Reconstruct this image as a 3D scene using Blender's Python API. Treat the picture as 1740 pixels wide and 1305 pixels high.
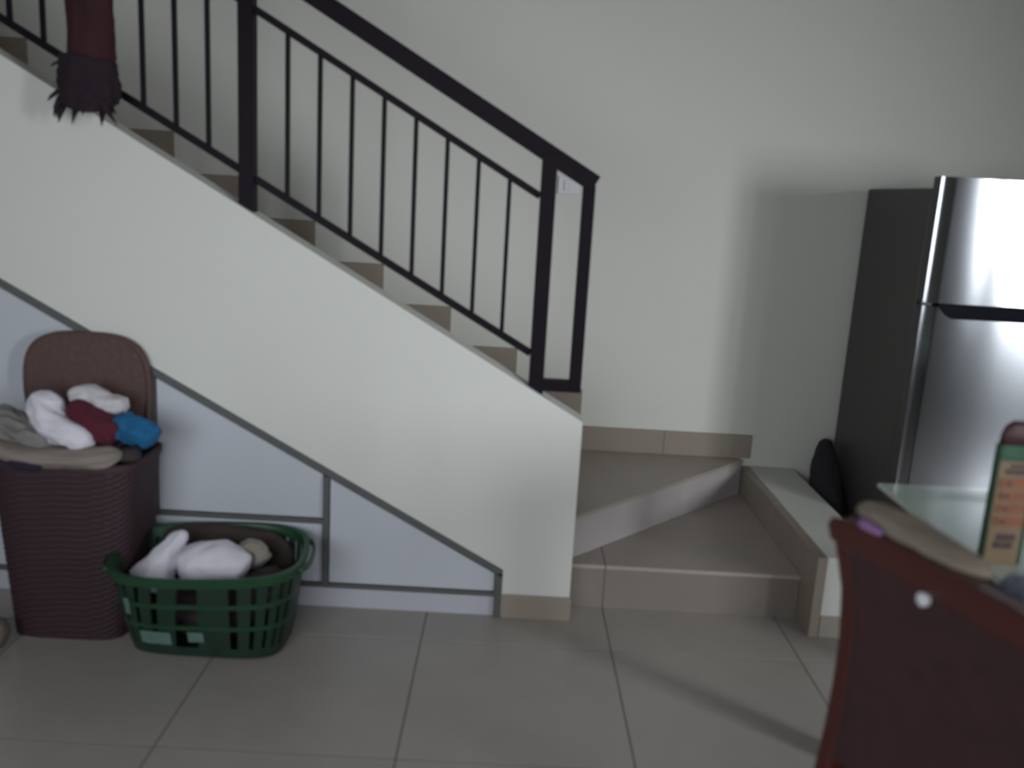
import bpy, bmesh, math, random
from mathutils import Vector, Matrix, noise
C = bpy.context.scene.collection
for o in list(bpy.data.objects): bpy.data.objects.remove(o)
random.seed(4)
# ------------------------------------------------------------ camera
F, YAW, PIT, ROL = 1511.96, 0.008, 0.210, 0.058
fw = Vector((math.sin(YAW)*math.cos(PIT), math.cos(YAW)*math.cos(PIT), -math.sin(PIT)))
rt = Vector((math.cos(YAW), -math.sin(YAW), 0)); up = rt.cross(fw)
r2 = math.cos(ROL)*rt + math.sin(ROL)*up; u2 = -math.sin(ROL)*rt + math.cos(ROL)*up
cd = bpy.data.cameras.new('camera'); cam = bpy.data.objects.new('camera', cd); C.objects.link(cam)
m = Matrix((r2, u2, -fw)).transposed().to_4x4(); m.translation = Vector((-0.255, -2.760, 1.388)); cam.matrix_world = m
cd.sensor_width = 36; cd.lens = F/1740*36; cd.clip_start = .02
cd.dof.use_dof = True; cd.dof.focus_distance = 30.0; cd.dof.aperture_fstop = 2.7      # the photograph is softly out of focus
bpy.context.scene.camera = cam
# ------------------------------------------------------------ world, light, exposure
sc = bpy.context.scene
sc.view_settings.view_transform = 'Standard'; sc.view_settings.look = 'None'
sc.view_settings.gamma = 1; sc.view_settings.use_curve_mapping = False
sc.view_settings.exposure = 0.0
w = bpy.data.worlds.new('world'); sc.world = w; w.use_nodes = True
w.node_tree.nodes['Background'].inputs[0].default_value = (.80, .88, 1.0, 1)
w.node_tree.nodes['Background'].inputs[1].default_value = 1.5
YF = -3.5                                              # the window wall behind the camera
def area(name, x0, x1, z0, z1, energy, col, aim, spread):
    l = bpy.data.lights.new(name, 'AREA'); l.shape = 'RECTANGLE'; l.size = x1-x0; l.size_y = z1-z0
    l.energy = energy; l.color = col
    o = bpy.data.objects.new(name, l); C.objects.link(o)
    l.spread = math.radians(spread)                       # beam narrowed to darken the upper right of the back wall
    o.location = ((x0+x1)/2, YF+.04, (z0+z1)/2)
    o.rotation_euler = (Vector(aim)-o.location).to_track_quat('-Z', 'Y').to_euler()
    return o
WINS = [(3.04, 3.13, .75, 2.05, 1.6), (3.34, 3.41, .75, 2.05, 1.2), (3.49, 3.66, .75, 2.05, 5), (3.75, 4.20, .75, 2.05, 13.5), (-2.3, .1, .75, 2.05, 17)]  # last, widest opening is unseen, added as fill for the left side
for i, (a, b, c, d, e) in enumerate(WINS): area('window_light', a, b, c, d, e, (.93, .97, 1.0), (-1.1, 1, .45) if a > 0 else (-.5, 1, .6), 62 if a > 0 else 110)
# ------------------------------------------------------------ materials
def lin(c): return tuple(((v/255+.055)/1.055)**2.4 if v > 10 else v/255/12.92 for v in c)
def mat(name, col, rough=.6, metal=0, nscale=0, namt=.15, bump=0, bscale=60, coat=0, spec=None, stretch=None, wave=None, aniso=0):
    m = bpy.data.materials.new(name); m.use_nodes = True; nt = m.node_tree; b = nt.nodes['Principled BSDF']
    b.inputs['Base Color'].default_value = (*col, 1); b.inputs['Roughness'].default_value = rough
    b.inputs['Metallic'].default_value = metal; b.inputs['Coat Weight'].default_value = coat
    b.inputs['Anisotropic'].default_value = aniso; tn_ = aniso and nt.nodes.new('ShaderNodeCombineXYZ')
    if aniso: tn_.inputs[2].default_value = 1; nt.links.new(tn_.outputs[0], b.inputs['Tangent'])
    if spec is not None: b.inputs['Specular IOR Level'].default_value = spec
    tc = nt.nodes.new('ShaderNodeTexCoord'); mp = nt.nodes.new('ShaderNodeMapping')
    nt.links.new(tc.outputs['Object'], mp.inputs[0])
    if stretch: mp.inputs['Scale'].default_value = stretch
    if nscale:
        n = nt.nodes.new('ShaderNodeTexNoise'); n.inputs['Scale'].default_value = nscale; n.inputs['Detail'].default_value = 4
        nt.links.new(mp.outputs[0], n.inputs[0])
        mx = nt.nodes.new('ShaderNodeMix'); mx.data_type = 'RGBA'
        mx.inputs[6].default_value = (*[v*(1-namt) for v in col], 1); mx.inputs[7].default_value = (*[min(1, v*(1+namt)) for v in col], 1)
        nt.links.new(n.outputs[0], mx.inputs[0]); nt.links.new(mx.outputs[2], b.inputs['Base Color'])
    if bump:
        n2 = nt.nodes.new('ShaderNodeTexNoise') if not wave else nt.nodes.new('ShaderNodeTexWave')
        n2.inputs['Scale'].default_value = bscale; nt.links.new(mp.outputs[0], n2.inputs[0])
        if wave: n2.bands_direction = wave; n2.inputs['Distortion'].default_value = 1.5
        bp = nt.nodes.new('ShaderNodeBump'); bp.inputs['Strength'].default_value = bump; bp.inputs['Distance'].default_value = .004
        nt.links.new(n2.outputs['Fac' if 'Fac' in n2.outputs else 0], bp.inputs['Height']); nt.links.new(bp.outputs[0], b.inputs['Normal'])
    return m
M_wall = mat('wall_paint', (.60, .60, .555), .85, nscale=2.2, namt=.03, bump=.1, bscale=150)
M_par = mat('parapet_paint', (.60, .60, .57), .8, nscale=2.0, namt=.03, bump=.1, bscale=150)
M_ceil = mat('ceiling_paint', (.5, .5, .48), .9)
M_tile = mat('floor_ceramic', (.345, .315, .29), .32, nscale=9, namt=.08, bump=.03, bscale=30)
M_grout = mat('grout', (.13, .12, .105), .9)
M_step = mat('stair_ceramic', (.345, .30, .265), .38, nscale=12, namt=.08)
M_riser_shaded = mat('riser_ceramic_shaded', (.20, .172, .150), .4, nscale=12, namt=.08)  # same stair tile, darkened: the front riser's shade is in the colour
M_riser_lit = mat('riser_ceramic_lit', (.40, .365, .37), .4, nscale=12, namt=.06)  # same stair tile, lightened: side light on the winder riser is painted in
M_skirt = mat('skirting_ceramic', (.265, .225, .185), .4, nscale=12, namt=.08)
M_skgrey = mat('beige_ceramic', (.33, .30, .26), .35, nscale=12, namt=.06)
M_rail = mat('black_painted_steel', (.007, .004, .008), .55, nscale=30, namt=.3, spec=.12)
M_lam = mat('laminate', (.47, .49, .54), .35, nscale=3, namt=.03)
M_frame = mat('cabinet_frame', (.085, .088, .085), .45, nscale=30, namt=.2)
M_plinth = mat('plinth_white', (.42, .42, .47), .5)
M_steel = mat('brushed_steel', (.44, .46, .50), .15, 1, nscale=40, namt=.06, stretch=(6, 6, .15), aniso=0.75)
M_fside = mat('fridge_side', (.055, .050, .050), .5, nscale=200, namt=.2)
M_black = mat('black_plastic', (.012, .012, .014), .4)
M_recess = mat('dark_recess', (.012, .013, .018), .9, spec=.1)
M_wick = mat('brown_wicker', (.029, .011, .016), .7, nscale=60, namt=.45, stretch=(1, 1, 3))
M_wick2 = mat('brown_wicker_lid', (.085, .048, .042), .75, nscale=60, namt=.4)
M_green = mat('green_plastic', (.014, .060, .026), .42, nscale=20, namt=.3)
M_green_d = mat('green_plastic_dark', (.012, .034, .020), .5, nscale=20, namt=.4)
M_label = mat('pale_sticker', (.11, .19, .17), .6, nscale=40, namt=.3)
M_chairw = mat('red_brown_wood', (.065, .014, .012), .38, nscale=14, namt=.35, stretch=(1, 1, .3))
M_chairl = mat('dark_brown_leather', (.045, .017, .019), .55, nscale=25, namt=.35, bump=.2, bscale=90)
M_tglass = mat('pale_glass_top', (.46, .54, .48), .12, coat=.3)
M_twood = mat('dark_table_wood', (.030, .013, .016), .4, nscale=15, namt=.3)
M_white = mat('white_plastic', (.62, .62, .65), .4)
def cloth_mat(name, col, amt=.12): return mat(name, col, .9, nscale=14, namt=amt, bump=.35, bscale=45)
# ------------------------------------------------------------ builders
def link(name, me, m=None, parent=None):
    o = bpy.data.objects.new(name, me); C.objects.link(o)
    if m is not None and not me.materials: me.materials.append(m)
    if parent: o.parent = parent
    return o
def mesh(name, vs, fs): me = bpy.data.meshes.new(name); me.from_pydata(vs, [], fs); me.update(); return me
def bm_obj(name, bm, m, parent=None, smooth=False):
    bmesh.ops.recalc_face_normals(bm, faces=bm.faces)
    me = bpy.data.meshes.new(name); bm.to_mesh(me); bm.free()
    if smooth:
        for p in me.polygons: p.use_smooth = True
    return link(name, me, m, parent)
def add_box(bm, a, b, bev=0):
    r = bmesh.ops.create_cube(bm, size=1)
    for v in r['verts']:
        v.co = Vector([(a[i]+b[i])/2 + v.co[i]*(b[i]-a[i]) for i in range(3)])
    if bev:
        es = list({e for v in r['verts'] for e in v.link_edges})
        bmesh.ops.bevel(bm, geom=es, offset=bev, segments=2, affect='EDGES', profile=.5)
def box(name, a, b, m, parent=None, bev=0):
    bm = bmesh.new(); add_box(bm, a, b, bev); return bm_obj(name, bm, m, parent)
def prism_xz(name, pts, y0, y1, m, parent=None, bev=0):
    bm = bmesh.new()
    f = bm.faces.new([bm.verts.new((x, y0, z)) for x, z in pts])
    e = bmesh.ops.extrude_face_region(bm, geom=[f])
    for v in e['geom']:
        if isinstance(v, bmesh.types.BMVert): v.co.y = y1
    if bev: bmesh.ops.bevel(bm, geom=list(bm.edges), offset=bev, segments=1, affect='EDGES')
    return bm_obj(name, bm, m, parent)
def prism_xy(name, pts, z0, z1, m, parent=None, bev=0):
    bm = bmesh.new()
    f = bm.faces.new([bm.verts.new((x, y, z0)) for x, y in pts])
    e = bmesh.ops.extrude_face_region(bm, geom=[f])
    for v in e['geom']:
        if isinstance(v, bmesh.types.BMVert): v.co.z = z1
    if bev: bmesh.ops.bevel(bm, geom=list(bm.edges), offset=bev, segments=1, affect='EDGES')
    return bm_obj(name, bm, m, parent)
def bar(name, p, q, w_, d_, m, parent=None, upv=(0, 1, 0), bev=.002):
    """square bar from p to q, w_ across, d_ along upv"""
    p, q = Vector(p), Vector(q); t = (q-p).normalized(); uy = Vector(upv); s = t.cross(uy).normalized(); uy = s.cross(t)
    bm = bmesh.new(); add_box(bm, (-w_/2, -d_/2, 0), (w_/2, d_/2, (q-p).length), bev)
    M = Matrix((s, uy, t)).transposed().to_4x4(); M.translation = p
    bmesh.ops.transform(bm, matrix=M, verts=bm.verts)
    return bm_obj(name, bm, m, parent)
def loft(rings, cap=True):
    bm = bmesh.new(); R = [[bm.verts.new(p) for p in r] for r in rings]; n = len(R[0])
    for a, b in zip(R, R[1:]):
        for i in range(n): bm.faces.new((a[i], a[(i+1) % n], b[(i+1) % n], b[i]))
    if cap: bm.faces.new(R[0][::-1]); bm.faces.new(R[-1])
    return bm
def superring(cx, cy, z, a, b, p=4, n=48, rot=0):
    out = []
    for i in range(n):
        t = 2*math.pi*i/n; c, s = math.cos(t), math.sin(t)
        x = a*math.copysign(abs(c)**(2/p), c); y = b*math.copysign(abs(s)**(2/p), s)
        out.append((cx+x*math.cos(rot)-y*math.sin(rot), cy+x*math.sin(rot)+y*math.cos(rot), z))
    return out
def cloth(name, path, m, parent=None, fold=.35, freq=5, seed=0, n=40, up_=(0, 0, 1), steps=30):
    """crumpled cloth: a creased sweep through (x,y,z,half_width,half_height)"""
    P = [Vector(p[:3]) for p in path]; k = len(P)
    def samp(t):
        t = t*(k-1); i = min(int(t), k-2); f = t-i
        g = [path[max(0, min(k-1, i+j))] for j in (-1, 0, 1, 2)]
        return [.5*(2*g[1][c]+(g[2][c]-g[0][c])*f+(2*g[0][c]-5*g[1][c]+4*g[2][c]-g[3][c])*f*f+(3*g[1][c]-g[0][c]-3*g[2][c]+g[3][c])*f**3) for c in range(5)]
    rings = []
    for j in range(steps+1):
        t = j/steps; s = samp(t); s2 = samp(min(1, t+.02)); s1 = samp(max(0, t-.02))
        T = (Vector(s2[:3])-Vector(s1[:3])).normalized(); side = T.cross(Vector(up_)).normalized(); u_ = side.cross(T)
        e = min(1, (math.sin(math.pi*min(max(t, .0), 1))*2.2)**.6+.08)
        r = []
        for i in range(n):
            a = 2*math.pi*i/n
            q = Vector((math.cos(a)*1.3, math.sin(a)*1.3, t*4+seed*7.3))
            cre = noise.noise(q*1.6)*.55 + .45*math.sin(a*freq+4*noise.noise(Vector((t*3, seed, 1)))+seed)*abs(noise.noise(q*.9+Vector((3, 1, 0))))*1.6
            cre += .25*(1-abs(noise.noise(q*3.1))*3)*.5
            k_ = e*(1+fold*cre)
            r.append(Vector(s[:3]) + side*math.cos(a)*s[3]*k_ + u_*math.sin(a)*s[4]*k_)
        rings.append(r)
    return bm_obj(name, loft(rings), m, parent, smooth=True)
def tag(o, label=None, cat=None, group=None, kind=None):
    if label: o['label'] = label
    if cat: o['category'] = cat
    if group: o['group'] = group
    if kind: o['kind'] = kind
    return o
def thing(name, loc, label, cat, group=None):
    o = bpy.data.objects.new(name, None); C.objects.link(o); o.location = loc; o.empty_display_size = .05
    return tag(o, label, cat, group)
def sub(p, *objs):
    for o in objs: o.parent = p; o.location = (0, 0, 0)   # p's own origin already sits at the world origin
def adopt(t, *objs):
    """parent keeping the world-space vertices"""
    for o in objs: o.parent = t; o.location = Vector(o.location) - Vector(t.location)
def struct(o): return tag(o, kind='structure')
# ------------------------------------------------------------ room shell
XL, XR, YB, ZC = -3.5, 5.3, 1.0, 3.4
GX, GY = .126, -.191
floor = struct(box('floor', (XL-.1, YF-.1, -.10), (XR+.1, YB+.1, -.0012), M_grout))
tile_me = None
for i in range(-7, 10):
    for j in range(-3, 9):
        x0, x1 = GX+.6*(i-1)+.0022, GX+.6*i-.0022; y1, y0 = GY-.6*j-.0022+.0, GY-.6*(j+1)+.0022
        cx0, cx1, cy0, cy1 = max(x0, XL), min(x1, XR), max(y0, YF), min(y1, YB)
        if cx1-cx0 < .02 or cy1-cy0 < .02: continue
        full = abs(cx1-cx0-.5956) < 1e-4 and abs(cy1-cy0-.5956) < 1e-4
        if full:
            if tile_me is None:
                bm = bmesh.new(); add_box(bm, (-.2978, -.2978, -.012), (.2978, .2978, 0), .0005)
                t = bm_obj('floor_tile', bm, M_tile, floor); tile_me = t.data
            else: t = link('floor_tile', tile_me, None, floor)
            t.location = ((x0+x1)/2, (y0+y1)/2, 0)
        else: box('floor_tile', (cx0, cy0, -.012), (cx1, cy1, 0), M_tile, floor, .0005)
struct(box('wall_back', (XL-.1, YB, 0), (XR+.1, YB+.12, ZC), M_wall))
struct(box('wall_left', (XL-.12, YF-.1, 0), (XL, YB, ZC), M_wall))
struct(box('wall_right', (XR, YF-.1, 0), (XR+.12, YB, ZC), M_wall))
struct(box('ceiling', (XL-.12, YF-.12, ZC), (XR+.12, YB+.12, ZC+.1), M_ceil))
bm = bmesh.new(); xs = XL-.12
for a, b, c, d, e in sorted(WINS):
    add_box(bm, (xs, YF-.12, 0), (a, YF, ZC)); add_box(bm, (a, YF-.12, 0), (b, YF, c)); add_box(bm, (a, YF-.12, d), (b, YF, ZC)); xs = b
add_box(bm, (xs, YF-.12, 0), (XR+.12, YF, ZC)); struct(bm_obj('wall_front', bm, M_wall))
for n, (a, b, c, d, e) in enumerate(WINS):  # frames the added fill opening as well
    wn = struct(thing('window_%d' % (n+1), ((a+b)/2, YF, c), None, None)) 
    bm = bmesh.new()
    for p, q in (((a, c), (a+.03, d)), ((b-.03, c), (b, d)), ((a+.03, c), (b-.03, c+.03)), ((a+.03, d-.03), (b-.03, d))):
        add_box(bm, (p[0], YF-.01, p[1]), (q[0], YF+.02, q[1]))
    adopt(wn, bm_obj('window_frame', bm, M_white))
# ------------------------------------------------------------ stair wall with the cupboard opening
S, HW = .566, .688
top = lambda x: HW - S*x
diag = lambda x: .045-.544*x
Xe = -2.9
struct(prism_xz('wall_stair', [(0, 0), (0, HW), (Xe, top(Xe)), (XL, top(Xe)), (XL, 0), (Xe, 0), (Xe, diag(Xe)), (-.228, diag(-.228)), (-.228, 0)], 0, .1, M_par))
tr1 = struct(box('baseboard_stair', (-.224, -.010, 0), (.006, 0, .083), M_skirt, None, .002))
# low wall beside the first steps
struct(box('wall_low', (.834, -.016, 0), (1.03, YB, .28), M_par, None, .004))
bb = struct(thing('baseboard_low', (.9, -.02, 0), None, None))
adopt(bb, box('skirting_tile', (.836, -.026, 0), (1.034, -.016, .075), M_skgrey, None, .002))
cl = struct(thing('trim_1', (.82, 0, 0), None, None))
for y0, y1 in ((-.03, .497), (.499, .985)):
    adopt(cl, box('cladding_tile', (.800, y0, 0), (.833, y1, .283), M_skirt, None, .003))
# ------------------------------------------------------------ staircase
st = thing('staircase', (0, .5, 0), 'beige tiled staircase with two winder steps, climbing left behind the white wall', 'stairs')
Z1, Z2, RS, TR = .160, .315, .163, .29
yr = .106
def part(o, l=None):
    adopt(st, o)
    if l: o['label'] = l
    return o
# step 1
core = bmesh.new(); add_box(core, (.003, yr+.012, 0), (.799, .985, Z1-.012))
part(box('riser_tile', (.003, yr, 0), (.124, yr+.012, Z1-.013), M_riser_shaded, None, .001))
part(box('riser_tile', (.127, yr, 0), (.799, yr+.012, Z1-.013), M_riser_shaded, None, .001))
part(box('tread_tile', (.003, yr-.006, Z1-.013), (.124, .985, Z1), M_step, None, .0005))
part(box('tread_tile', (.127, yr-.006, Z1-.013), (.799, .985, Z1), M_step, None, .0005))
# step 2: a triangular winder, its riser running to the back corner
A = Vector((.003, .142)); B = Vector((.792, .965)); d = (B-A).normalized(); nn = Vector((-d.y, d.x))
def off(p, k): q = p+nn*k; return (q.x, q.y)
part(prism_xy('riser_tile', [tuple(A), tuple(B), off(B, .012), off(A, .012)], Z1, Z2-.013, M_riser_lit, None, .001))
part(prism_xy('tread_tile', [off(A, -.006), off(B, -.006), (.785, .985), (.003, .985)], Z2-.013, Z2, M_step, None, .0015))
# flight
for k in range(3, 14):
    xk = -TR*(k-3); zk = Z2+RS*(k-2)
    part(box('riser_tile', (xk-.012, .1015, zk-RS), (xk, .985, zk-.013), M_step, None, .001))
    part(box('tread_tile', (max(xk-TR, XL), .1015, zk-.013), (xk+.006, .985, zk), M_step, None, .0015))
    add_box(core, (max(xk-TR-.012, XL), .102, 0 if k < 5 else zk-.35), (xk-.012, .985, zk-.013))
part(bm_obj('stair_core', core, M_wall))
# stepped skirting on the back wall
bk = struct(thing('baseboard_back', (0, YB, 0), None, None))
for x0, x1 in ((.0815, .45), (.4515, .833)):
    adopt(bk, box('skirting_tile', (x0, .986, Z2+.001), (x1, YB, Z2+.104), M_skirt, None, .001))
for k in range(3, 14):
    xk = -TR*(k-3); zk = Z2+RS*(k-2)
    adopt(bk, box('skirting_tile', (max(xk-.21, XL), .986, zk-.059), (xk+.08, YB, zk+.104), M_skirt, None, .001))
# light switch
sw = thing('light_switch', (-.04, YB, 1.437), 'white square light switch on the wall seen through the narrow end frame of the railing', 'switch')
pl = box('plate', (-.083, .992, 1.40), (.002, YB, 1.472), M_white, None, .003); adopt(sw, pl); sub(pl, box('rocker', (-.058, .987, 1.415), (-.023, .9915, 1.457), M_white, None, .002))
# ------------------------------------------------------------ railing
YR = .05
rl = thing('stair_railing', (0, YR, HW), 'black painted steel stair railing with thin upright bars', 'railing')
def rp(o): adopt(rl, o); return o
hr = lambda x: 1.456-S*x
rp(bar('handrail', (-3.2, YR, hr(-3.2)-.031), (-.012, YR, hr(-.012)-.031), .053, .045, M_rail))
X2 = -.030
for x in (-.156, -1.081, -2.006, -2.93):
    rp(box('post', (x-.0235, YR-.0235, top(x)-.012), (x+.0235, YR+.0235, hr(x)-.03), M_rail, None, .002))
rp(box('end_post', (X2-.019, YR-.019, .775), (X2+.019, YR+.019, hr(X2)-.045), M_rail, None, .002))
rp(box('foot_bar', (-.1325, YR-.019, .775), (X2-.019, YR+.019, .812), M_rail, None, .002))
lo = lambda x: .793-.563*x
hi = lambda x: 1.286-.5615*x
for a, b in ((-1.0575, -.1795), (-1.9825, -1.1045), (-2.906, -2.0295)):
    rp(bar('rail', (a, YR, lo(a)), (b, YR, lo(b)), .022, .02, M_rail)); rp(bar('rail', (a, YR, hi(a)), (b, YR, hi(b)), .022, .02, M_rail))
    n = 8
    for i in range(n):
        x = a+.0975+i*.0978 if a > -1.5 else a+.0975+i*.0978
        rp(box('baluster', (x-.0065, YR-.0065, lo(x)+.008), (x+.0065, YR+.0065, hi(x)-.008), M_rail))
# ------------------------------------------------------------ cupboard under the stairs
cb = thing('understair_cupboard', (-1.2, .03, 0), 'pale blue-white sloping cupboard doors in dark frames under the stairs', 'cupboard')
def cp(o): adopt(cb, o); return o
dv = (-.017, .03)
def stripz(name, x0, x1, z0, z1): return cp(box(name, (x0, -.008, z0), (x1, .03, z1), M_frame, None, .001))
# sloping frame
t_ = .022
cp(prism_xz('sloping_frame', [(Xe, diag(Xe)), (-.228, diag(-.228)), (-.228, diag(-.228)-t_*1.1), (Xe, diag(Xe)-t_*1.14)], -.008, .03, M_frame))
stripz('upright_frame', -.252, -.228, 0, diag(-.24)-.018)
stripz('upright_frame', -.826, -.806, .089, diag(-.816)-.03)
stripz('upright_frame', -1.384, -1.364, .31, diag(-1.374)-.03)
stripz('cross_frame', -2.88, -.8265, .297, .313)
stripz('cross_frame', -2.88, -.8265, .074, .088) ; stripz('cross_frame', -.8262, -.2525, .074, .088)
g = .003; e = .031
def door(name, x0, x1, z0, sub=None, z1=None):
    pts = [(x0, z0), (x1, z0), (x1, (diag(x1)-e if z1 is None else z1)), (x0, (diag(x0)-e if z1 is None else z1))]
    return cp(prism_xz(name, pts, .002, .020, M_lam, None, .001))
door('door_panel', -.804, -.254, .090)
door('door_panel', -1.362, -.828, .315)
door('door_panel', -2.10, -1.386, .315)
door('door_panel', -2.86, -2.104, .315)
for a, b in ((-1.60, -.829), (-2.86, -1.603)): door('drawer_front', a, b, .090, z1=.294)
cp(box('plinth', (-2.88, .006, 0), (-.2525, .022, .073), M_plinth, None, .001))
cp(box('back_board', (-2.88, .045, 0), (-.26, .05, .14), M_frame))
# ------------------------------------------------------------ refrigerator
FX, FW = 1.17, .60
fr = thing('refrigerator', (FX+FW/2, .65, 0), 'two-door stainless steel refrigerator with dark grey sides in the corner', 'refrigerator')
def fp(o): adopt(fr, o); return o
fp(box('cabinet', (FX, .375, .03), (FX+FW, .935, 1.49), M_fside, None, .006))
def fdoor(name, z0, ztop):
    bm = bmesh.new(); N = 24; rings = []
    prof = []
    for i in range(N+1):
        u = i/N; x = FX+.002+u*(FW-.004); y = .305-.007*(1-(2*u-1)**2) + (.010*(1-min(1, u/.04)) + .010*(1-min(1, (1-u)/.04)))
        prof.append((x, y))
    cols = []
    for x, y in prof:
        zt = ztop(x)
        cols.append([bm.verts.new((x, y, z0)), bm.verts.new((x, y, zt)), bm.verts.new((x, .368, zt)), bm.verts.new((x, .368, z0))])
    fsf = []
    for a, b in zip(cols, cols[1:]):
        for q in range(4):
            f = bm.faces.new((a[q], b[q], b[(q+1) % 4], a[(q+1) % 4]))
            if q == 0: fsf.append(f)
    bm.faces.new(cols[0]); bm.faces.new(cols[-1][::-1])
    for f in fsf: f.material_index = 1; f.smooth = True
    for e in bm.edges:
        if len({f in fsf for f in e.link_faces}) > 1: e.smooth = False
    o = bm_obj(name, bm, M_fside); o.data.materials.append(M_steel); return fp(o)
fdoor('freezer_door', 1.104, lambda x: 1.528)
def lt(x):
    u = (x-FX)/.03
    return 1.092 if x < FX+.045 else (1.052 if x > FX+.095 else 1.092-.04*(.5-.5*math.cos(math.pi*(x-FX-.045)/.05)))
fd = fdoor('fridge_door', .075, lt)
fp(box('door_gasket', (FX+.01, .345, 1.05), (FX+FW-.01, .374, 1.106), M_black))
sub(fd, box('handle_recess', (FX+.06, .322, 1.050), (FX+FW-.004, .344, 1.103), M_recess, None, .004))
for x in (FX+.05, FX+FW-.05):
    for y in (.41, .90): fp(box('foot', (x-.02, y-.02, 0), (x+.02, y+.02, .031), M_black))
fp(box('kick_plate', (FX+.01, .372, .032), (FX+FW-.01, .3748, .072), M_black))
bag = cloth('bag', [(1.10, .60, .06, .05, .06), (1.10, .70, .20, .05, .10), (1.10, .80, .31, .055, .08), (1.115, .88, .40, .035, .05), (1.13, .93, .44, .012, .014)], cloth_mat('black_bag', (.016, .013, .018)), fold=.22, freq=4, seed=9, up_=(0, 1, 0))
tag(bag, 'small black bag tucked between the refrigerator side and the wall', 'bag')
# ------------------------------------------------------------ laundry hamper
hm = thing('laundry_hamper', (-1.53, -.16, 0), 'dark brown woven laundry hamper standing open, heaped with clothes', 'hamper')
HX, HY = -1.541, -.158
def hring(z, inset=0):
    k = z/.545; a = .170+.045*k-inset; b = .140+.004*k-inset
    return superring(HX+.001*k, HY, z, a, b, 5, 64)
rings = []
Z = [0]+[.545*i/60 for i in range(1, 61)]
for i, z in enumerate(Z):
    rings.append([(p[0]+.0014*math.sin(i*math.pi)+(.0016 if (i+j//2) % 2 else 0)*(1 if p[0] > HX else -1), p[1]-(.0016 if (i+j//2) % 2 else 0)*(1 if p[1] < HY else -1), p[2]) for j, p in enumerate(hring(z))])
bm = loft(rings, cap=False)
inner = [hring(z, .012) for z in (.545, .05)]
R2 = [[bm.verts.new(p) for p in r] for r in inner]; n = 64
bm.verts.ensure_lookup_table()
topring = [bm.verts[60*64+i] for i in range(64)]
for i in range(n):
    bm.faces.new((topring[i], topring[(i+1) % n], R2[0][(i+1) % n], R2[0][i])); bm.faces.new((R2[0][i], R2[0][(i+1) % n], R2[1][(i+1) % n], R2[1][i]))
bm.faces.new(R2[1]); bm.faces.new([bm.verts[i] for i in range(64)][::-1])
adopt(hm, bm_obj('body', bm, M_wick))
rings = [hring(.530, -.006), hring(.552, -.007), hring(.556, 0), hring(.552, .013), hring(.530, .013)]
bm = loft(rings, cap=False); adopt(hm, bm_obj('rim', bm, M_wick, None, True))
# lid: leaning open against the wall, rounded at its free edge
LX, LW, LH = -1.565, .2, .35
pts = []
for i in range(41):
    t = math.pi*i/40; c, s = math.cos(t), math.sin(t)
    pts.append((LX+LW*math.copysign(abs(c)**.62, c), .70+.195*abs(s)**.62))
pts = [(LX+LW*.93, .565)] + pts + [(LX-LW*.93, .565)]
lid = prism_xz('lid', pts, -.034, -.012, M_wick2, None, .004); adopt(hm, lid)
bm = bmesh.new()
for a, b in zip(pts, pts[1:]):
    pass
loopv = []
for i in range(len(pts)):
    c = Vector((LX, .70)); p = Vector(pts[i]); q = c+(p-c)*.955
    loopv.append([bm.verts.new((p.x, -.036, p.y)), bm.verts.new(((p.x+q.x)/2, -.043, (p.y+q.y)/2)), bm.verts.new((q.x, -.036, q.y))])
for a, b in zip(loopv, loopv[1:]):
    bm.faces.new((a[0], b[0], b[1], a[1])); bm.faces.new((a[1], b[1], b[2], a[2]))
rim2 = bm_obj('lid_rim', bm, M_wick2, None, True); sub(lid, rim2)
# clothes heaped on the hamper
G = 'clothes heaped on the hamper'
cw = cloth_mat('white_cloth', (.64, .62, .69)); cw2 = cloth_mat('off_white_cloth', (.50, .48, .51)); cmr = cloth_mat('maroon_cloth', (.075, .006, .018)); cbl = cloth_mat('blue_cloth', (.006, .105, .25))
cbe = cloth_mat('beige_cloth', (.235, .20, .175)); cgr = cloth_mat('grey_cloth', (.20, .185, .18), .5); cnv = cloth_mat('navy_cloth', (.014, .012, .030)); cdk = cloth_mat('dark_brown_cloth', (.035, .025, .026))
def clo(path, m_, label, **k): return tag(cloth('garment', path, m_, **k), label, 'clothes', G)
clo([(-1.75, -.27, .60, .045, .022), (-1.66, -.275, .572, .05, .024), (-1.54, -.28, .566, .05, .028), (-1.43, -.28, .573, .05, .030), (-1.355, -.27, .582, .04, .025)], cbe, 'beige garment folded over the front edge of the hamper', seed=1, fold=.25)
clo([(-1.70, -.26, .548, .018, .014), (-1.66, -.305, .552, .016, .014), (-1.61, -.315, .548, .02, .014), (-1.57, -.308, .545, .01, .01)], cnv, 'navy garment edge hanging over the hamper front under the beige one', seed=2, fold=.2)
clo([(-1.615, -.18, .738, .04, .035), (-1.605, -.21, .69, .05, .045), (-1.56, -.24, .645, .05, .04), (-1.49, -.255, .625, .045, .04), (-1.445, -.26, .60, .03, .028)], cw, 'white garment tumbling down the left front of the hamper heap', seed=3, fold=.4)
clo([(-1.555, -.16, .715, .04, .03), (-1.50, -.16, .735, .045, .024), (-1.44, -.16, .705, .045, .028), (-1.385, -.165, .695, .04, .028)], cw2, 'off-white garment at the top back of the hamper heap', seed=4, fold=.35)
clo([(-1.53, -.20, .715, .03, .02), (-1.49, -.215, .68, .04, .035), (-1.43, -.225, .645, .045, .045), (-1.385, -.22, .62, .035, .04)], cmr, 'dark maroon garment in the middle of the hamper heap', seed=5, fold=.25)
clo([(-1.405, -.20, .645, .035, .035), (-1.36, -.21, .645, .045, .045), (-1.31, -.22, .635, .045, .038), (-1.275, -.225, .615, .03, .036)], cbl, 'bright blue garment hanging over the right corner of the hamper', seed=6, fold=.3)
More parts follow.
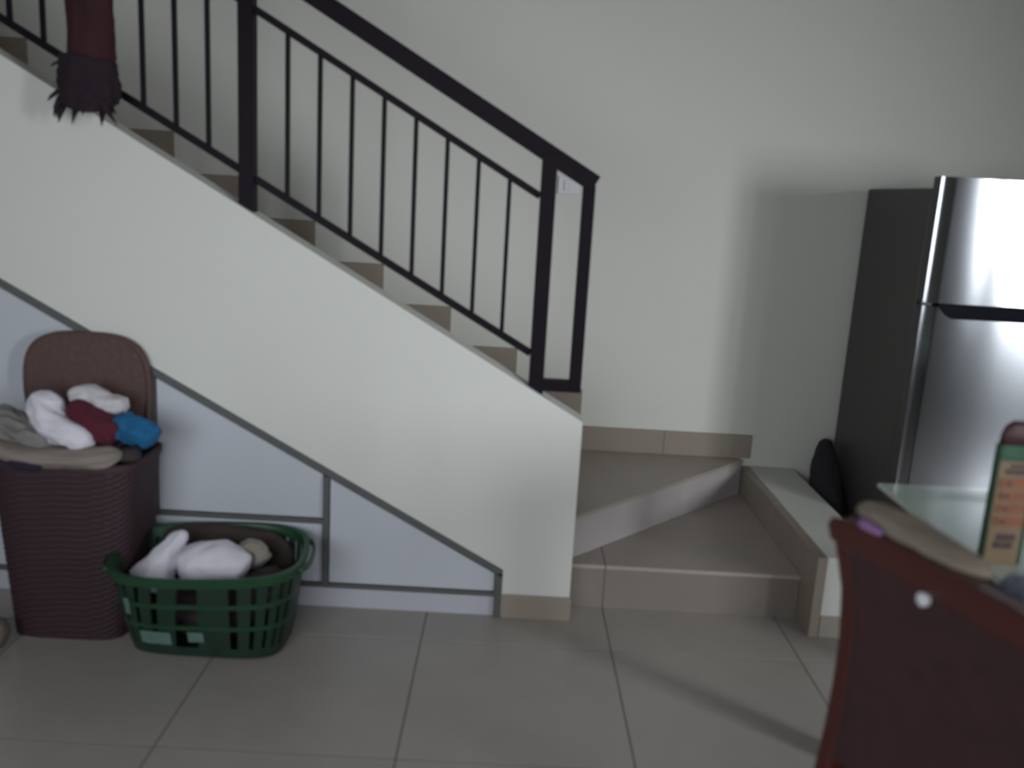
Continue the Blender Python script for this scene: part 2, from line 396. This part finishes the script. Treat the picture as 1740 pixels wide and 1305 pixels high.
clo([(-1.77, -.22, .675, .04, .025), (-1.71, -.22, .645, .05, .035), (-1.64, -.23, .605, .05, .04), (-1.56, -.23, .60, .04, .03)], cgr, 'grey and white striped garment at the left of the hamper heap', seed=7, fold=.55, freq=9)
clo([(-1.69, -.10, .585, .07, .04), (-1.56, -.10, .60, .07, .06), (-1.42, -.10, .585, .06, .045)], cdk, 'dark garments filling the hamper beneath the white ones', seed=8, fold=.3)
clo([(-1.375, -.24, .575, .03, .02), (-1.345, -.25, .575, .03, .022), (-1.315, -.25, .585, .02, .018)], cdk, 'dark brown garment under the blue one at the hamper corner', seed=10, fold=.4)
tag(cloth('cloth', [(-1.80, -.36, .03, .05, .03), (-1.72, -.375, .045, .06, .045), (-1.675, -.385, .04, .03, .035)], cloth_mat('pinkish_cloth', (.30, .24, .20)), seed=12, fold=.25), 'pinkish beige cloth on the floor left of the brown hamper', 'cloth')
# ------------------------------------------------------------ green basket
bs = thing('laundry_basket', (-1.10, -.235, 0), 'green plastic laundry basket on the floor in front of the cupboard', 'basket')
BR = math.radians(-3)
def bring(z, d=0):
    k = z/.285; a = .222+.050*k**.8+d; b = .135+.080*k**.9+d; 
    return superring(-1.105-.005*k, -.232-.003*k, z, a, b, 4.2-1.1*k, 80, math.radians(-1+8*k))
def band(z0, z1, th=.004, lip=0):
    r = [bring(z0), bring(z1), bring(z1, -th), bring(z0, -th)]
    if lip: r = [bring(z0, .001), bring(z0+.002, lip), bring(z1, lip), bring(z1+.003, lip*.4), bring(z1, -th), bring(z0, -th)]
    bm = loft(r, cap=False); bm.verts.ensure_lookup_table(); n = 80; L = (len(r)-1)*n
    for i in range(n): bm.faces.new((bm.verts[L+i], bm.verts[L+(i+1) % n], bm.verts[(i+1) % n], bm.verts[i]))
    return bm
adopt(bs, bm_obj('rim', band(.258, .287, .005, .012), M_green, None, False))
bm = loft([bring(0.0, -.012), bring(.006), bring(.040), bring(.040, -.004), bring(.008, -.006)], cap=False)
bm.verts.ensure_lookup_table(); bm.faces.new([bm.verts[i] for i in range(80)][::-1]); bm.faces.new([bm.verts[4*80+i] for i in range(80)])
adopt(bs, bm_obj('base', bm, M_green_d))
bm = bmesh.new()
for i in range(80):
    solid = (i in (0, 1, 79, 78, 2, 77, 76, 3)) or i % 3 != 2
    if not solid: continue
    zs = [.038, .105, .18, .259]
    for za, zb in zip(zs, zs[1:]):
        a, b, c_, d_ = bring(za), bring(zb), bring(zb, -.004), bring(za, -.004); j = (i+1) % 80
        v = [bm.verts.new(p) for p in (a[i], a[j], b[j], b[i], d_[i], d_[j], c_[j], c_[i])]
        for q in ((0, 1, 2, 3), (7, 6, 5, 4), (0, 4, 5, 1), (1, 5, 6, 2), (2, 6, 7, 3), (3, 7, 4, 0)): bm.faces.new([v[w_] for w_ in q])
lat = bm_obj('side_lattice', bm, M_green_d); lat['kind'] = 'stuff'; adopt(bs, lat)
for z in (.105, .18): adopt(bs, bm_obj('side_hoop', band(z, z+.014, .006), M_green))
for sx, rr in ((-1, (35, 45)), (1, (-5, 5))):
    rg = []
    for i in range(rr[0], rr[1]+1):
        p = bring(.272, .014)[i % 80]; c0 = Vector((-1.11, -.235, .272)); nv = (Vector(p)-c0).normalized()
        k = math.sin(math.pi*(i-rr[0])/(rr[1]-rr[0])); ctr = Vector(p)+nv*(.014*k if sx > 0 else .010*k); 
        rg.append([ctr+nv*.006*math.cos(t)+Vector((0, 0, 1))*.010*math.sin(t) for t in [2*math.pi*j/8 for j in range(8)]])
    adopt(bs, bm_obj('handle', loft(rg), M_green, None, True))
def sticker(x0, x1, z0, z1):
    # hugging the front side of the basket
    vs = []; N = 6
    for r_, z in ((0, z0), (1, z1)):
        rg = [Vector(p) for p in bring(z, .0025)]
        fr_ = sorted([p for p in rg if p.y < -.3], key=lambda p: p.x)
        for i in range(N+1):
            x = x0+(x1-x0)*i/N
            for a, b in zip(fr_, fr_[1:]):
                if a.x <= x <= b.x: y = a.y+(b.y-a.y)*(x-a.x)/(b.x-a.x+1e-9); break
            vs.append((x, y-.002, z))
    fs = [(i, i+1, N+2+i, N+1+i) for i in range(N)]
    o = link('sticker', mesh('sticker', vs, fs), M_label); sm = o.modifiers.new('s', 'SOLIDIFY'); sm.thickness = .0015
    o['label'] = 'pale worn sticker'; adopt(bs, o)
sticker(-1.27, -1.18, .050, .095); sticker(-1.13, -1.085, .065, .10); sticker(-1.305, -1.288, .15, .205)
G2 = 'clothes in the green basket'
def clo2(path, m_, label, **k): return tag(cloth('garment', path, m_, **k), label, 'clothes', G2)
clo2([(-1.30, -.27, .16, .07, .06), (-1.262, -.24, .235, .05, .05), (-1.222, -.21, .300, .028, .03), (-1.20, -.20, .325, .012, .015)], cw, 'white garment rising to a peak at the left of the green basket', seed=21, fold=.2, up_=(0, 1, 0))
clo2([(-1.205, -.26, .225, .06, .05), (-1.14, -.25, .245, .07, .065), (-1.06, -.25, .245, .07, .065), (-1.005, -.25, .215, .06, .05)], cw, 'white garment bulging in the middle of the green basket', seed=22, fold=.22)
clo2([(-1.04, -.17, .255, .04, .03), (-1.00, -.18, .265, .035, .035), (-.965, -.20, .23, .03, .04)], cloth_mat('cream_cloth', (.24, .22, .185)), 'cream garment just behind the white ones in the green basket', seed=23, fold=.3)
clo2([(-.99, -.25, .15, .10, .06), (-.93, -.24, .17, .09, .065), (-.88, -.23, .16, .05, .05)], cdk, 'dark brown garment at the right of the green basket', seed=24, fold=.4)
clo2([(-1.26, -.20, .075, .10, .05), (-1.10, -.21, .085, .12, .055), (-.96, -.21, .075, .10, .05)], cdk, 'dark garment lying at the bottom of the green basket', seed=25, fold=.3)
clo2([(-1.33, -.07, .20, .03, .06), (-1.25, -.065, .215, .035, .075), (-1.10, -.06, .215, .04, .08), (-.97, -.07, .205, .04, .07), (-.90, -.09, .19, .03, .05)], cloth_mat('brown_cloth', (.040, .026, .024), .4), 'dark brown garment standing along the back of the green basket', seed=26, fold=.22)
# ------------------------------------------------------------ hanging ornament on the railing
M_drape = cloth_mat('maroon_drape', (.032, .005, .009), .5); M_drape2 = cloth_mat('dark_purple_drape', (.014, .005, .011), .5)
dp = thing('hanging_ornament', (-1.50, -.06, 1.55), 'dark maroon hanging ornament with a ragged bottom, in front of the railing', 'ornament')
adopt(dp, cloth('column', [(-1.502, -.055, 2.25, .062, .045), (-1.50, -.055, 2.0, .064, .045), (-1.499, -.055, 1.80, .064, .045), (-1.499, -.055, 1.66, .066, .045)], M_drape, fold=.16, freq=8, seed=31, up_=(0, 1, 0), steps=50))
adopt(dp, cloth('tuft', [(-1.505, -.06, 1.715, .060, .045), (-1.508, -.06, 1.68, .084, .05), (-1.51, -.06, 1.62, .078, .055), (-1.515, -.06, 1.575, .07, .05), (-1.515, -.06, 1.55, .04, .04)], M_drape2, fold=.35, freq=9, seed=32, up_=(0, 1, 0)))
adopt(dp, bar('cord', (-1.50, -.045, 2.235), (-1.50, .03, 2.300), .008, .008, M_drape2, None, (1, 0, 0), 0))
rnd = random.Random(8)
for k in range(26):
    a = rnd.uniform(-1, 1); x = -1.512+a*.072; z = 1.60+rnd.uniform(-.02, .06); y = -.065-rnd.uniform(0, .035)
    L = rnd.uniform(.04, .075); dx = a*.035+rnd.uniform(-.02, .02)
    if k == 0: x, z, L, dx = -1.575, 1.578, .062, -.022
    if k == 1: x, z, L, dx = -1.462, 1.575, .062, -.008
    if k == 2: x, z, L, dx = -1.585, 1.61, .035, -.04
    if k == 3: x, z, L, dx = -1.575, 1.69, .02, -.035
    wv = .012
    vs = [(x-wv, y, z), (x+wv, y, z), (x+wv*.7+dx*.5, y-.008, z-L*.5), (x+dx, y-.004, z-L), (x-wv*.7+dx*.5, y-.008, z-L*.5)]
    vs += [(p[0], p[1]+.004, p[2]) for p in vs]
    fs = [(0, 1, 2, 3, 4), (9, 8, 7, 6, 5)]+[(i, i+5, (i+1) % 5+5, (i+1) % 5) for i in range(5)]
    adopt(dp, link('tassel', mesh('tassel', vs, fs), M_drape2))
# ------------------------------------------------------------ dining table
tb = thing('dining_table', (1.1, -1.4, 0), 'glass-topped dining table with a dark frame at the right edge', 'table')
TX0, TX1, TY0, TY1 = .667, 1.50, -2.2, -.68
adopt(tb, box('glass_top', (TX0, TY0, .738), (TX1, TY1, .750), M_tglass, None, .003))
adopt(tb, box('table_frame', (TX0+.012, TY0+.012, .675), (TX1-.012, TY1-.012, .7375), M_twood, None, .003))
for x in (TX0+.02, TX1-.08):
    for y in (TY0+.02, TY1-.08): adopt(tb, box('leg', (x, y, 0), (x+.06, y+.06, .675), M_twood, None, .004))
# ------------------------------------------------------------ carton on the table
CX, CY = .708, -1.145
ct = thing('carton', (CX, CY, .75), 'tall orange and cream printed carton with a green band and dark top on the table', 'carton')
M_cart = mat('carton_cream', (.17, .115, .062), .55, nscale=30, namt=.2); M_or = mat('carton_orange', (.20, .068, .026), .5, nscale=60, namt=.3)
M_cgreen = mat('carton_green', (.012, .07, .035), .5, nscale=30, namt=.3); M_cbrown = mat('carton_dark', (.045, .014, .016), .5, nscale=60, namt=.6)
M_ink = mat('carton_ink', (.06, .035, .04), .6, nscale=70, namt=.4)
hw_ = .035
def cb_(name, z0, z1, m_, k=0): o = box(name, (CX-hw_+k, CY-.022+k*.6, z0), (CX+hw_-k, CY-.002-k*.6, z1), m_, None, .002); adopt(ct, o); return o
cbody = cb_('body', .75, .955, M_cart)
cb_('green_band', .9552, .985, M_cgreen)
rings = [superring(CX, CY-.012, z, a, b, 5, 32) for z, a, b in ((.9855, .035, .010), (1.005, .034, .0095), (1.02, .028, .008), (1.030, .016, .005))]
adopt(ct, bm_obj('rounded_top', loft(rings), M_cbrown, None, True))
adopt(ct, box('side_stripe', (CX-hw_-.0012, CY-.0225, .752), (CX-hw_-.0002, CY-.0015, .984), M_cgreen))
adopt(ct, box('side_stripe', (CX+hw_-.004, CY-.0236, .752), (CX+hw_+.0012, CY-.0222, .984), M_cgreen))
rnd = random.Random(3)
for j in range(4):
    z = .828+j*.025
    sub(cbody, box('printed_panel', (CX-.026+rnd.uniform(-.002, .002), CY-.0234, z), (CX+.027, CY-.0222, z+.019), M_or, None, .0004))
    sub(cbody, box('printed_mark', (CX-.018+rnd.uniform(-.003, .003), CY-.0242, z+.006), (CX-.006, CY-.0236, z+.012), M_ink))
for z0, z1, x0, x1 in ((.783, .796, -.020, .016), (.799, .812, -.016, .018), (.930, .939, -.02, .024), (.942, .949, -.012, .026)):
    x = x0
    while x < x1:
        w_ = rnd.uniform(.003, .008); sub(cbody, box('printed_lettering', (CX+x, CY-.0236, z0), (CX+min(x+w_, x1+.003), CY-.0224, z1), M_ink)); x += w_+.0015
# ------------------------------------------------------------ dining chair, seen from behind
T0 = Vector((.274, -1.415, 0)); ln_ = Vector((.292, -.956, 0)); nv_ = Vector((.956, .292, 0)); CW = .45
def ch(l, n, z): return T0+ln_*l+nv_*n+Vector((0, 0, z))
PROF = [(0, -.045), (.20, .000), (.35, .024), (.457, .036), (.54, .045), (.628, .049), (.703, .048), (.788, .039), (.861, .018), (.905, .002), (.925, -.004)]
chair = thing('dining_chair', tuple(ch(CW/2, .2, 0)), 'dark brown dining chair seen from behind, with a towel over its back', 'chair')
def nz(z):
    for (a, b), (c, d) in zip(PROF, PROF[1:]):
        if a <= z <= c: return b+(d-b)*(z-a)/(c-a)
    return PROF[-1][1]
def slab(name, l0, l1, z0, z1, t0, t1, m_, N=18, bow=0, topfn=None, M_=8):
    """a curved slab following the chair back profile"""
    rings = []
    for i in range(N+1):
        z = z0+(z1-z0)*i/N; r = []
        for q, tt in ((0, t0), (1, t1)):
            ls = [l0+(l1-l0)*k/M_ for k in range(M_+1)]
            if q: ls = ls[::-1]
            for l in ls:
                u = (l-l0)/(l1-l0); zz = z
                if topfn: zz = z0+(topfn(u)-z0)*i/N
                r.append(ch(l, nz(min(zz, .925))+tt+bow*4*u*(1-u), zz))
        rings.append(r)
    o = bm_obj(name, loft(rings), m_, None, True); 
    md = o.modifiers.new('b', 'BEVEL'); md.width = .004; md.segments = 2; md.limit_method = 'ANGLE'; md.angle_limit = .9
    adopt(chair, o); return o
slab('rear_leg', 0, .035, 0, .875, 0, .032, M_chairw, 30, M_=1)
slab('rear_leg', CW-.035, CW, 0, .875, 0, .032, M_chairw, 30, M_=1)
slab('back_panel', .0355, CW-.0355, .50, .875, -.002, .026, M_chairl, 20, bow=.012)
slab('top_rail', -.002, CW+.002, .8755, .92, -.006, .036, M_chairw, 6, bow=.006, topfn=lambda u: .926-.022*max(0, 1-u/.06)**2-.022*max(0, 1-(1-u)/.06)**2, M_=24)
bg = bm_obj('stud', loft([[ch(.203+r_*math.cos(t), nz(.872)+nn_-.0, .868+r_*math.sin(t)) for t in [2*math.pi*i/12 for i in range(12)]] for r_, nn_ in ((.010, .002), (.010, -.006), (.005, -.009))]), M_white)
bg['label'] = 'small white stud'; adopt(chair, bg)
def cbx(name, l0, l1, n0, n1, z0, z1, m_, bev=.005):
    bm = bmesh.new(); add_box(bm, (l0, n0, z0), (l1, n1, z1), bev)
    for v in bm.verts: c = v.co.copy(); v.co = ch(c.x, c.y, c.z)
    o = bm_obj(name, bm, m_); adopt(chair, o); return o
cbx('seat_cushion', .005, CW-.005, .075, .475, .44, .49, M_chairl, .015)
cbx('seat_frame', .0, CW, .07, .47, .395, .439, M_chairw)
cbx('front_leg', .0, .038, .43, .468, 0, .3945, M_chairw); cbx('front_leg', CW-.038, CW, .43, .468, 0, .3945, M_chairw)
# towel over the chair back, lilac item under it
def cpt(l, n, z, a, b): p = ch(l, n, z); return (p.x, p.y, p.z, a, b)
tw = cloth('towel', [cpt(.02, .035, .936, .020, .014), cpt(.07, .045, .938, .030, .017), cpt(.14, .048, .934, .034, .016), cpt(.21, .052, .930, .030, .015), cpt(.265, .055, .926, .018, .010)], cloth_mat('khaki_towel', (.20, .165, .13), .2), seed=41, fold=.22, freq=4, steps=40)
tag(tw, 'khaki towel lying rolled along the top of the chair back', 'towel')
lc = cloth('cloth', [cpt(.065, .004, .931, .007, .006), cpt(.085, .004, .931, .009, .008), cpt(.115, .004, .930, .006, .005)], cloth_mat('lilac_cloth', (.25, .13, .30)), seed=42, fold=.2)
tag(lc, 'small lilac cloth peeping out under the towel on the chair', 'cloth')
bc = cloth('cloth', [cpt(.255, .085, .91, .018, .018), cpt(.29, .10, .90, .028, .028), cpt(.335, .10, .885, .025, .025)], cloth_mat('blue_grey_cloth', (.10, .11, .15)), seed=43, fold=.35)
tag(bc, 'blue-grey cloth behind the chair back at the end of the towel', 'cloth')
